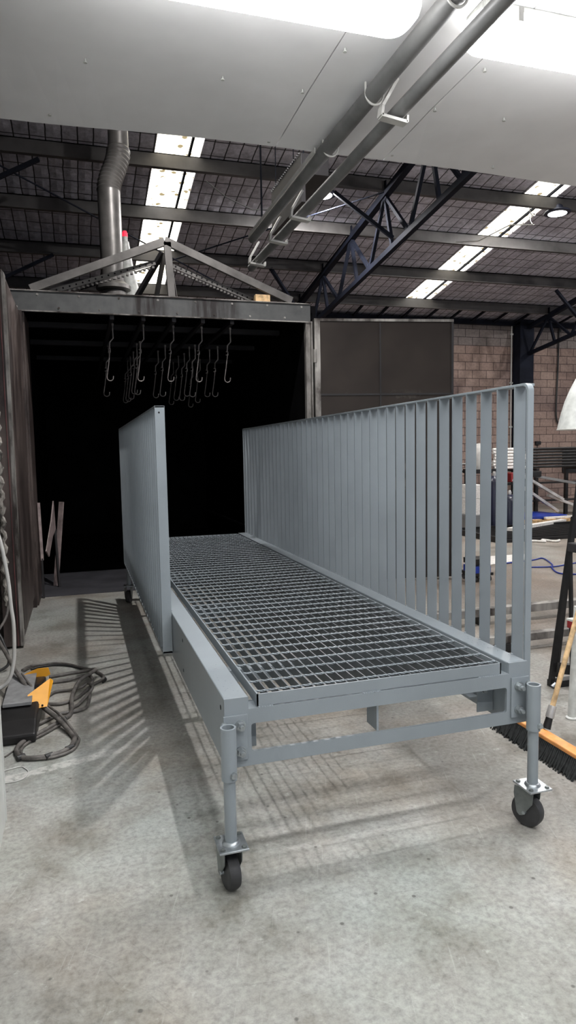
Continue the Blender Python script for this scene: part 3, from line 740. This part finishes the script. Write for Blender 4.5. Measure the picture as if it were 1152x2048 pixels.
# caster legs
def leg(x, y, s, wheelrot, name='caster_leg'):
    # s=-1: front (tube on the camera side of the end plate), +1 rear
    t = MB().hollow((x, y, .392), (x, y, .572), .0265, .0205, 24).build(name, 'coat', fb)
    side = 1 if x < 1 else -1
    px0, px1 = (x-.006, x+.078) if side > 0 else (x-.068, x+.012)
    yp = Y0 if s < 0 else YB+.012
    MB().box(px0, px1, yp-.008 if s < 0 else yp, yp if s < 0 else yp+.008, .430, .590).build('flange_plate', 'coat', t, .0015)
    MB().bar((x, y-s*.024 if s > 0 else y+.024, .49), (x, yp, .49), .008, .12, (0, 0, 1)).build('web_plate', 'coat', t)
    for z in (.555, .463):
        m = MB(); hexbolt(m, (x+side*(.052 if side > 0 else .037), yp-.008 if s < 0 else yp+.008, z), .0145, .034, 'Y', s, True, random.random())
        m.build('flange_bolt', 'bolt', t)
    m = MB(); hexbolt(m, (x-side*.006, yp-.008 if s < 0 else yp+.008, .560), .010, .02, 'Y', s, True); m.build('flange_bolt', 'bolt', t)
    m = MB(); hexbolt(m, (x+.010, y+s*.026, .415), .0095, .016, 'Y', s, False, .3); m.build('clamp_bolt', 'bolt', t)
    MB().tube([(x, y, .172), (x, y, .45)], .0205, 20).build('inner_tube', 'coat', t)
    MB().rev([(.031, 0), (.028, .006), (.0215, .010)], (x, y, .171), 20).build('weld_collar', 'zinc', t)
    pl = MB().box(x-.05, x+.05, y-.055, y+.055, .164, .171).build('mounting_plate', 'zinc', t, .0012)
    for dx in (-.036, .036):
        for dy in (-.04, .04):
            m = MB(); hexbolt(m, (x+dx, y+dy, .171), .0075, .009, 'Z', 1, False, .5); m.build('plate_bolt', 'fork', t)
    R = wheelrot; wc = (x, y, .0625)
    off = Vector((math.cos(R), math.sin(R), 0))*.012
    ax = Vector((x, y, 0))
    m = MB()
    # wheel: axis X, offset along Y before rotation
    yo = y+.018
    m.rev([(.050, -.021), (.0585, -.019), (.0625, -.010), (.0625, .010), (.0585, .019), (.050, .021)], (x, yo, .0625), 40, 'X'); m.rot(R, ax); m.build('wheel_tyre', 'tyre', t)
    m = MB().rev([(.012, -.024), (.048, -.021), (.048, .021), (.012, .024)], (x, yo, .0625), 32, 'X'); m.rot(R, ax); m.build('wheel_hub', 'tyre', t)
    m = MB(); m.tube([(x-.036, yo, .0625), (x+.036, yo, .0625)], .007, 12); m.rot(R, ax); m.build('axle', 'zinc', t)
    m = MB()
    for sx in (-1, 1):
        q = [(-.040, .162), (.040, .162), (.043, .13), (.030, .055), (.018, .045), (.004, .05), (-.034, .105)]
        m.prism([(yo+a-.0, b) for a, b in q], .003, lambda u, v, w, sx=sx: (x+sx*.030+w*sx, u, v))
    m.box(x-.033, x+.033, y-.035, y+.045, .158, .164)
    m.rot(R, ax); m.build('fork', 'fork', t, .001)
    return t
leg(.437, 2.13, -1, math.radians(9)); leg(1.635, 2.13, -1, math.radians(26))
leg(.437, YB+.065, 1, math.radians(160)); leg(1.635, YB+.065, 1, math.radians(200))

# ------------------------------------------------------------------ left foreground: pedal, hoses
pd = thing('foot_pedal', 'black foot pedal with grey top and two yellow side guards', 'foot pedal', (-.37, 4.1, 0))
m = MB().prism([(3.62,.0),(4.45,.0),(4.42,.10),(4.2,.12),(3.75,.085),(3.62,.05)], .20, lambda u, v, w: (-.47+w+(.02 if u > 4.3 else 0), u, v))
m.build('body', 'blacksteel', pd, .012)
m = MB().prism([(3.9,.105),(4.46,.115),(4.46,.125),(3.9,.125)], .15, lambda u, v, w: (-.455+w, u, v)); m.build('tread', 'greyplastic', pd, .003)
def guard(pts, nm='side_guard'):
    m = MB().prism(pts, .006, lambda u, v, w: (u, v, w)); return m
MB().prism([(-.43,.11),(-.25,.09),(-.225,.10),(-.235,.145),(-.30,.15)], .006, lambda u, v, w: (u, 4.42+w+(u+.3)*.2, v)).build('side_guard', 'yellow', pd)
g2 = MB().add([(-.335,3.90,.075),(-.225,3.93,.075),(-.20,4.12,.16),(-.215,4.15,.165),(-.33,4.0,.13)]+[(-.335,3.906,.072),(-.225,3.936,.072),(-.195,4.126,.157),(-.21,4.156,.162),(-.325,4.006,.127)],
   [(0,1,2,3,4),(9,8,7,6,5),(0,5,6,1),(1,6,7,2),(2,7,8,3),(3,8,9,4),(4,9,5,0)]).build('side_guard', 'yellow', pd)
for x in (-.325, -.25): MB().rev([(.006,-.003),(.006,.003)], (x, 3.902+(x+.335)*.27, .086), 10, 'Y').build('screw', 'blacksteel', pd)

def smooth(pts, n=6):
    P = [Vector(p) for p in pts]; out = []
    for i in range(len(P)-1):
        a, b, c, d = P[max(i-1, 0)], P[i], P[i+1], P[min(i+2, len(P)-1)]
        for k in range(n):
            u = k/n
            out.append(.5*((2*b)+(-a+c)*u+(2*a-5*b+4*c-d)*u*u+(-a+3*b-3*c+d)*u**3))
    out.append(P[-1]); return out
A = [(-.423,4.818),(-.386,4.926),(-.311,4.967),(-.22,4.968),(-.126,4.91),(-.028,4.781),(.042,4.71),(.101,4.548),(.08,4.474),(.023,4.396),(-.061,4.206),(-.15,4.128),(-.244,4.154)]
B = [(-.243,4.544),(-.122,4.549),(-.011,4.559),(.03,4.452),(.016,4.323),(-.006,4.051),(-.061,3.974),(-.168,3.951),(-.30,3.80)]
C2 = [(-.238,4.271),(-.201,4.347),(-.12,4.354),(-.043,4.308),(-.002,4.329),(.026,4.246),(-.004,4.168),(-.061,4.071),(-.105,4.022)]
D = [(-.58,4.907),(-.49,4.606),(-.405,4.332),(-.276,4.021),(-.164,3.803),(-.091,3.627),(-.081,3.547),(-.113,3.449),(-.199,3.399),(-.312,3.417),(-.356,3.512),(-.336,3.613),(-.237,3.733),(-.145,3.854),(-.099,3.957),(-.095,4.184),(-.049,4.385),(.019,4.497),(.05,4.56),(-.02,4.62),(-.243,4.60)]
def hose(nm, pts, r, mat, label, z0=None, prof=None, cat='hose'):
    P = [(p[0], p[1], (prof[i] if prof else r+.001)) for i, p in enumerate(pts)]
    return tag(MB().tube(smooth(P), r, 10).build(nm, mat), label, cat)
hose('coiled_hose', A, .010, 'hose', 'dark hose making the wide far loop behind the foot pedal', prof=[.03,.02]+[.011]*11)
hose('coiled_hose', [(x+.012, y-.035) for x, y in A[1:9]], .007, 'blackrub', 'thin black hose following inside the wide far loop')
hose('coiled_hose', B, .010, 'hose', 'dark hose running right from the yellow guards and back under the pedal', prof=[.012,.012,.03,.034,.034,.012,.012,.012,.012])
hose('coiled_hose', C2, .009, 'hose', 'dark hose of the small inner loop right of the pedal', prof=[.012,.012,.012,.034,.05,.05,.034,.012,.012])
hD = hose('coiled_hose', D, .0125, 'hose', 'thick grey hose crossing the pedal and forming the nearest loop', prof=[.25,.2,.15,.07,.04,.014,.014,.014,.014,.014,.014,.014,.014,.014,.014,.03,.055,.06,.06,.04,.03])
for (x, y) in ((-.145, 3.854), (-.199, 3.40), (-.33, 3.43), (-.102, 3.46)):
    MB().rev([(.0145, -.02), (.0145, .02)], (x, y, .014), 12, 'X').rot(.6, (x, y, 0)).build('tape_band', 'blackrub', hD)
hose('coiled_hose', [(x+.022, y-.01) for x, y in D[2:14]], .007, 'hose', 'thinner hose strapped beside the nearest thick grey loop', prof=[.16,.085,.055,.01,.01,.01,.01,.01,.01,.01,.01,.012])
hose('thin_cord', [(-.407,3.484),(-.364,3.562),(-.343,3.653),(-.36,3.75),(-.402,3.792),(-.44,3.799)], .004, 'hose', 'thin grey cord curling on the floor beside the thick loop', cat='cord')
hose('pale_string', [(-.40,3.2),(-.339,3.197),(-.299,3.222),(-.286,3.278),(-.306,3.327),(-.329,3.348),(-.40,3.329)], .0025, 'strap', 'thin pale string loop at the foot of the white booth panel', cat='string')
tag(MB().tube(smooth([(-.62,4.2,1.9),(-.53,4.2,1.35),(-.451,4.2,.996),(-.434,4.2,.889),(-.418,4.2,.748),(-.411,4.2,.603),(-.403,4.2,.499),(-.406,4.2,.353),(-.414,4.2,.273),(-.44,4.2,.176),(-.50,4.2,.12),(-.6,4.2,.1)]), .011, 12).build('hanging_hose', 'strap'), 'white hose hanging in a long bow in front of the left oven door', 'hose')
tag(MB().tube(smooth([(-.9,4.9,.3),(-.62,4.8,.26),(-.56,4.7,.33),(-.50,4.75,.42),(-.48,4.8,.52)]), .008, 8).build('black_cable', 'hose'), 'grey cable looping up from behind the hanging white hose', 'cable')
tag(MB().tube(smooth([(-.62,5.1,.30),(-.55,5.0,.18),(-.52,4.95,.05),(-.6,4.9,.01)]), .010, 8).build('black_cable', 'blackrub'), 'black cable drooping at the foot of the left oven door', 'cable')

# ------------------------------------------------------------------ right foreground: broom, stand, leg
br = thing('push_broom', 'wide push broom with orange wooden head and black bristles', 'broom', (2.09, 2.68, 0))
MB().box(2.065, 2.125, 2.36, 2.98, .085, .108).build('head_block', 'orangewood', br, .006)
m = MB(); base = MB()
for i in range(56):
    yb_ = 2.365+.61*i/55
    for j in range(4):
        x0 = 2.072+.015*j; fl = (-.045+.03*j)
        dx = fl+random.uniform(-.008, .008); dy = random.uniform(-.012, .012)
        m.tube([(x0, yb_, .09), (x0+dx*.4, yb_+dy*.4, .045), (x0+dx, yb_+dy, .001)], [.005, .005, .0035], 5, True)
m.prism([(2.072, .09), (2.118, .09), (2.135, .012), (2.035, .012)], .60, lambda u, v, w: (u, 2.37+w, v))
o = m.build('bristles', 'bristle', br); o['kind'] = 'stuff'
MB().box(2.165, 2.195, 2.665, 2.705, .10, .11)
hb0, hb1 = Vector((2.13, 2.675, .108)), Vector((2.62, 2.79, 1.35))
dv = (hb1-hb0).normalized()
MB().tube([hb0, hb0+dv*.07], [.02, .016], 14).build('socket', 'blacksteel', br)
MB().tube([hb0+dv*.055, hb0+dv*.115], [.0215, .0195], 12).build('ferrule', 'silver', br)
MB().tube([hb0+dv*.10, hb1], .0125, 14).build('handle', 'wood', br)
st = thing('black_stand', 'tall black steel stand with a clamp behind the broom', 'stand', (2.75, 3.4, 0))
MB().bar((2.735, 3.4, .02), (2.885, 3.4, 1.05), .030, .025, (0,1,0)).build('pole', 'blacksteel', st)
MB().bar((2.79, 3.42, .05), (2.93, 3.42, 1.3), .016, .02, (0,1,0)).build('pole', 'blacksteel', st)
MB().bar((2.81, 3.3, .04), (2.825, 3.36, .86), .018, .02, (0,1,0)).build('pole', 'blacksteel', st)
MB().bar((2.73, 3.4, .02), (3.2, 3.4, .02), .06, .04, (0,0,1)).build('base_bar', 'blacksteel', st)
MB().bar((2.77, 3.38, .12), (2.83, 3.34, .12), .04, .06, (0,0,1)).build('lock_block', 'blacksteel', st)
MB().box(2.81, 2.865, 3.27, 3.37, .845, .90).build('clamp', 'darksheet', st, .006)
MB().tube([(2.72, 3.37, .012), (2.745, 3.37, .03)], .012, 10).build('foot', 'zinc', st)
MB().rev([(.02, 0), (.02, .05)], (2.96, 3.45, .05), 12).build('knob', 'blacksteel', st)
t = thing('flared_hood', 'weathered white flared hood on top of a stalk at the right edge of the photo', 'hood', (2.97, 3.42, 1.58))
MB().rev([(.150, 0), (.146, .02), (.128, .10), (.108, .17), (.08, .24), (.05, .30), (.03, .33), (.0, .335)], (2.955, 3.42, 1.585), 36).build('dome', 'whiteplastic', t)
MB().rev([(.153, 0), (.153, .006), (.147, .008)], (2.955, 3.42, 1.58), 36).build('rim', 'strap', t)
MB().tube([(2.965, 3.42, 1.6), (2.94, 3.42, 1.3)], .012, 10).build('neck', 'blacksteel', t)
t = thing('tubular_bench', 'pale mottled tubular bench end at the right edge beside the broom handle', 'bench', (2.51, 2.95, 0))
MB().tube([(2.512, 2.95, .01), (2.54, 2.95, .62)], .022, 16).build('leg', 'whiteplastic', t)
MB().rev([(.03, 0), (.032, .008), (.024, .014)], (2.512, 2.95, 0), 18).build('foot_disc', 'whiteplastic', t)
MB().box(2.485, 2.60, 2.93, 2.97, .505, .545).build('red_clip', 'redp', t, .003)
MB().box(2.485, 2.60, 2.925, 2.975, .545, .555).build('top_plate', 'whiteplastic', t)
MB().bar((2.54, 2.95, .6), (3.1, 2.98, .6), .04, .03).build('rail', 'whiteplastic', t)

# ------------------------------------------------------------------ floor steel on the right
def rhs(x0, x1, y, z0, w, h, label, skew=0.):
    t = tag(MB().bar((x0, y, z0+h/2), (x1, y+skew, z0+h/2), w, h).build('steel_beam', 'jamb', None, .003), label, 'steel beam', 'steel beams on the floor')
rhs(2.2, 5.2, 4.15, .06, .07, .055, 'nearer of the two steel beams lying across the floor right of the bridge')
rhs(2.75, 6.2, 4.86, .07, .08, .065, 'farther of the two steel beams lying across the floor right of the bridge')
for x, y in ((2.9, 4.15), (4.4, 4.15), (3.2, 4.87), (4.9, 4.87)):
    tag(MB().box(x-.05, x+.05, y-.06, y+.06, 0, .062 if y < 4.5 else .072).build('packing_block', 'blacksteel'), 'dark packing block under the '+('nearer' if y < 4.5 else 'farther')+' floor beam, '+('left' if x < 4 else 'right')+' end', 'block', 'packing blocks under the floor beams')
# far trolley, cables
t = thing('small_trolley', 'small dark trolley with a blue bin seen between the slats', 'trolley', (4.23, 6.5, 0))
MB().box(4.12, 4.36, 6.4, 6.7, .07, .10).build('base', 'blacksteel', t); MB().box(4.14, 4.34, 6.42, 6.66, .10, .17).build('bin', 'blue', t)
MB().box(4.14, 4.34, 6.45, 6.66, .19, .25).build('box', 'blacksteel', t)
for x in (4.15, 4.33):
    for y in (6.44, 6.66): MB().rev([(.032, -.012), (.032, .012)], (x, y, .033), 16, 'X').build('wheel', 'tyre', t)
hose('blue_hose', [(5.1,7.3),(5.6,7.375),(5.83,7.45),(5.62,7.0),(5.49,6.85),(5.31,6.45),(5.7,6.3),(6.3,6.3)], .009, 'blue', 'blue air hose lying in a hairpin on the far floor')
hose('blue_hose', [(5.2,6.97),(5.5,6.88),(5.7,6.91),(6.3,7.1)], .008, 'blue', 'short blue hose crossing the hairpin hose on the far floor')
tag(MB().add([(4.9,7.3,.004),(5.65,7.5,.004),(5.95,7.85,.004),(5.2,7.9,.004),(4.9,7.3,.007),(5.65,7.5,.007),(5.95,7.85,.012),(5.2,7.9,.008)], [(3,2,1,0),(4,5,6,7),(0,1,5,4),(1,2,6,5),(2,3,7,6),(3,0,4,7)]).build('white_sheet', 'paper'), 'white sheet lying flat on the floor by the blue hose', 'sheet')
hose('crumpled_wrap', [(6.6,8.8),(6.74,8.86),(6.86,8.72),(6.95,8.9),(7.02,8.68),(7.15,8.75)], .018, 'paper', 'crumpled strip of white wrap on the floor before the grille stack', cat='wrapping')
# grille stack
gs = thing('grille_stack', 'stack of black slatted grilles lying flat on the far floor', 'grille', (7.9, 9.8, 0))
MB().box(6.2, 9.0, 8.95, 9.0, 0, .05).build('frame_bar', 'blacksteel', gs); MB().box(6.2, 9.0, 10.35, 10.4, 0, .09).build('frame_bar', 'blacksteel', gs)
MB().box(8.95, 9.0, 8.95, 10.4, 0, .09).build('frame_bar', 'blacksteel', gs); MB().box(6.2, 6.25, 8.95, 10.4, 0, .09).build('frame_bar', 'blacksteel', gs)
s0 = None
for k in range(12):
    y = 9.08+.105*k
    if s0 is None: s0 = MB().box(6.25, 8.95, y-.018, y+.018, .02, .06).build('slat', 'blacksteel', gs); ys0 = y
    else: c = s0.copy(); COL.objects.link(c); c.parent = gs; c.location = s0.location+Vector((0, y-ys0, 0))
tag(MB().bar((7.0, 9.82, .085), (8.75, 10.60, .085), .11, .05).build('white_plank', 'paper'), 'long white edged plank resting across the grille stack', 'plank')
pal = thing('timber_pallet', 'timber pallet loaded with blue sheets in front of the pipe rack', 'pallet', (8.6, 11.2, 0))
for y in (10.75, 11.2, 11.65): MB().box(6.6, 9.3, y-.04, y+.04, .0, .09).build('bearer', 'wood', pal)
for k in range(9): MB().box(6.6+.31*k, 6.8+.31*k, 10.7, 11.7, .09, .11).build('deck_board', 'wood', pal)
tag(MB().box(6.8, 9.0, 10.8, 11.6, .11, .17).build('blue_sheet_pack', 'blue', None, .01), 'flat pack of blue sheets lying on the timber pallet', 'sheets')
tag(MB().box(8.45, 9.15, 10.73, 10.79, .11, .15).build('white_packet', 'paper', None, .005), 'white packet at the front edge of the timber pallet', 'packet')
# pipe rack with tubes
rk = thing('pipe_rack', 'black steel rack carrying black tubes in front of the block wall', 'rack', (8.8, 11.5, 0))
for x in (7.4, 8.52, 9.04, 10.2):
    for y in (11.8, 12.3): MB().box(x-.035, x+.035, y-.03, y+.03, 0, 1.02).build('post', 'blacksteel', rk)
    MB().box(x-.03, x+.03, 11.75, 12.35, 1.0, 1.04).build('arm', 'blacksteel', rk)
for z in (.35, .72): MB().box(7.4, 10.9, 11.78, 11.82, z, z+.04).build('shelf_rail', 'blacksteel', rk)
first = None
LZ = ['topmost', 'second from top', 'third from top', 'fourth from top', 'fifth from top', 'sixth from top', 'lowest']
for k in range(7):
    z = 1.475-.062*k-.03; y = 11.8; xs = 8.62+(.03 if k in (2, 3, 6) else 0)
    tt = thing('steel_tube', LZ[k]+' of the black tubes with white wrapped ends on the rack', 'tube', (9.6, y, z), 'black tubes on the rack')
    MB().tube([(xs-.6, y, z), (11.6, y, z)], .026, 12).build('tube', 'blacksteel', tt)
    MB().tube([(xs-.62, y, z), (xs+.13+(.05 if k in (3, 6) else 0), y, z)], .031, 12).build('end_wrap', 'paper', tt)
for k in range(7):
    z = 1.445-.062*k; tag(MB().tube([(8.4, 11.87, z), (11.6, 11.87, z)], .026, 10).build('steel_tube', 'blacksteel'), 'black tube in the rear layer of the rack', 'tube', 'rear layer of black tubes')
def plate(a, b, w, mat, label, name='leaning_section', cat='metal section'):
    tag(MB().bar(a, b, w, .05).build(name, mat), label, cat)
plate((8.35, 11.5, 1.0), (9.3, 11.3, .42), .10, 'silver', 'bright aluminium section slanting down from the rack, upper one')
plate((8.2, 11.45, .85), (9.1, 11.2, .20), .12, 'silver', 'bright aluminium section slanting down from the rack, lower one')
plate((9.1, 11.5, .50), (10.2, 11.2, .06), .12, 'silver', 'bright section lying at the right end of the rack foot')
plate((8.55, 11.6, .95), (9.8, 11.5, .72), .08, 'conduit', 'grey section resting on the rack shelf')
tag(MB().box(8.15, 8.42, 11.4, 11.7, .80, .98).build('red_tool_box', 'redp', None, .01), 'red box on the left end of the pipe rack', 'box')
tag(MB().box(8.6, 8.95, 11.5, 11.7, .88, 1.0).build('black_case', 'blacksteel', None, .02), 'small black case under the wrapped tubes', 'case')
plate((8.0, 12.0, .3), (8.35, 12.0, 1.0), .04, 'blacksteel', 'dark bar leaning at the left of the rack')
# clutter seen between slats
def cyl_bottle(x, y, h, r, mat, label):
    t = thing('gas_cylinder', label, 'gas cylinder', (x, y, 0), 'gas cylinders seen between the slats')
    MB().rev([(r, 0), (r, h-.12), (r*.8, h-.05), (r*.35, h), (.0, h)], (x, y, 0), 24).build('body', mat, t)
    MB().rev([(.03, 0), (.035, .05), (.02, .09)], (x, y, h-.01), 12).build('valve', 'silver', t)
M['navycyl'] = paint('navy_cylinder', (.008,.010,.03), .35)
cyl_bottle(7.15, 10.5, .98, .13, 'navycyl', 'tall dark navy gas cylinder, left one')
cyl_bottle(7.55, 10.6, .62, .16, 'navycyl', 'shorter dark navy cylinder, right one')
t = thing('carton_stack', 'stack of white cartons seen between the slats', 'cartons', (6.85, 10.5, 0))
MB().box(6.62, 6.92, 10.4, 10.8, .30, .58).build('lower_carton', 'paper', t, .006); MB().box(6.62, 6.90, 10.4, 10.8, .585, .83).build('upper_carton', 'paper', t, .006)
MB().box(6.55, 6.98, 10.38, 10.85, .0, .30).build('base_crate', 'conduit', t, .01)
bnch = thing('work_bench', 'dark cluttered work bench against the block wall', 'bench', (6.7, 13.4, 0))
MB().box(5.6, 7.6, 13.0, 13.9, .92, 1.0).build('top', 'blacksteel', bnch)
for x in (5.65, 7.5):
    for y in (13.05, 13.8): MB().box(x, x+.06, y, y+.06, 0, .92).build('leg', 'blacksteel', bnch)
MB().box(5.7, 7.5, 13.1, 13.8, .3, .36).build('shelf', 'blacksteel', bnch)
mm = thing('bench_machine', 'dark machine with a slanting arm on the work bench', 'machine', (7.0, 13.3, 1.0))
MB().box(6.75, 7.3, 13.15, 13.6, 1.0, 1.35).build('body', 'darksheet', mm, .02)
MB().bar((6.8, 13.2, 1.35), (7.25, 13.3, 2.0), .12, .1).build('arm', 'blacksteel', mm)
MB().bar((7.25, 13.3, 2.0), (7.35, 13.3, 1.6), .1, .1).build('head', 'darksheet', mm)
tag(MB().box(5.9, 6.4, 13.2, 13.6, 1.0, 1.9).build('dark_cabinet', 'blacksteel', None, .02), 'dark cabinet standing on the left end of the bench', 'cabinet')
tag(MB().rev([(.2, 0), (.22, .2), (.2, .42), (.12, .5), (0, .52)], (7.75, 11.9, 1.06), 24).build('cream_drum', 'strap'), 'cream drum seen between the slats left of the wrapped tubes', 'drum')
tag(MB().box(7.5, 8.05, 11.6, 12.1, .98, 1.06).build('rack_tray', 'blacksteel'), 'black tray under the cream drum', 'tray')
t = thing('wall_socket', 'small black socket box on the block wall with a cable', 'socket', (11.32, 14.74, 1.58))
MB().box(11.25, 11.40, 14.70, 14.76, 1.54, 1.63).build('box', 'blacksteel', t, .004); MB().tube([(11.32, 14.74, 1.54), (11.31, 14.74, 1.0)], .01, 6).build('cable', 'blackrub', t)
t = thing('wall_conduit', 'thin white conduit running down the block wall beside the column', 'conduit', (10.54, 14.74, 1.1))
MB().tube(smooth([(10.50, 14.73, 4.5), (10.50, 14.73, 2.5), (10.50, 14.73, 1.2), (10.46, 14.73, 1.11), (10.2, 14.73, 1.10), (8.5, 14.73, 1.10)], 4), .016, 8).build('tube', 'strap', t)
for z in (4.3, 3.1, 2.0): MB().box(10.46, 10.54, 14.71, 14.755, z-.02, z+.02).build('saddle', 'whiteplastic', t)
tag(MB().tube(smooth([(11.95, 14.71, 4.4), (11.93, 14.71, 4.5), (11.9, 14.71, 4.35), (11.88, 14.71, 3.4), (11.85, 14.71, 2.6), (11.87, 14.71, 2.2), (12.02, 14.71, 1.94)]), .022, 8).build('black_cable', 'blackrub'), 'thick black cable hanging down the block wall right of the column', 'cable')
t = thing('wall_panel_frame', 'dark framed panel low on the block wall behind the tubes', 'panel', (13.0, 14.74, 1.2))
MB().box(12.1, 14.2, 14.72, 14.755, .8, 1.44).build('panel', 'blacksteel', t); MB().box(12.05, 14.25, 14.71, 14.755, 1.44, 1.47).build('frame', 'strap', t)

# ------------------------------------------------------------------ world and view
w = bpy.data.worlds.new('world'); S.world = w; w.use_nodes = True
bg = w.node_tree.nodes['Background']; bg.inputs[0].default_value = (.80, .86, 1.0, 1); bg.inputs[1].default_value = .6
S.view_settings.view_transform = 'Standard'; S.view_settings.look = 'None'; S.view_settings.gamma = 1
S.view_settings.use_curve_mapping = False; S.view_settings.exposure = 0.1
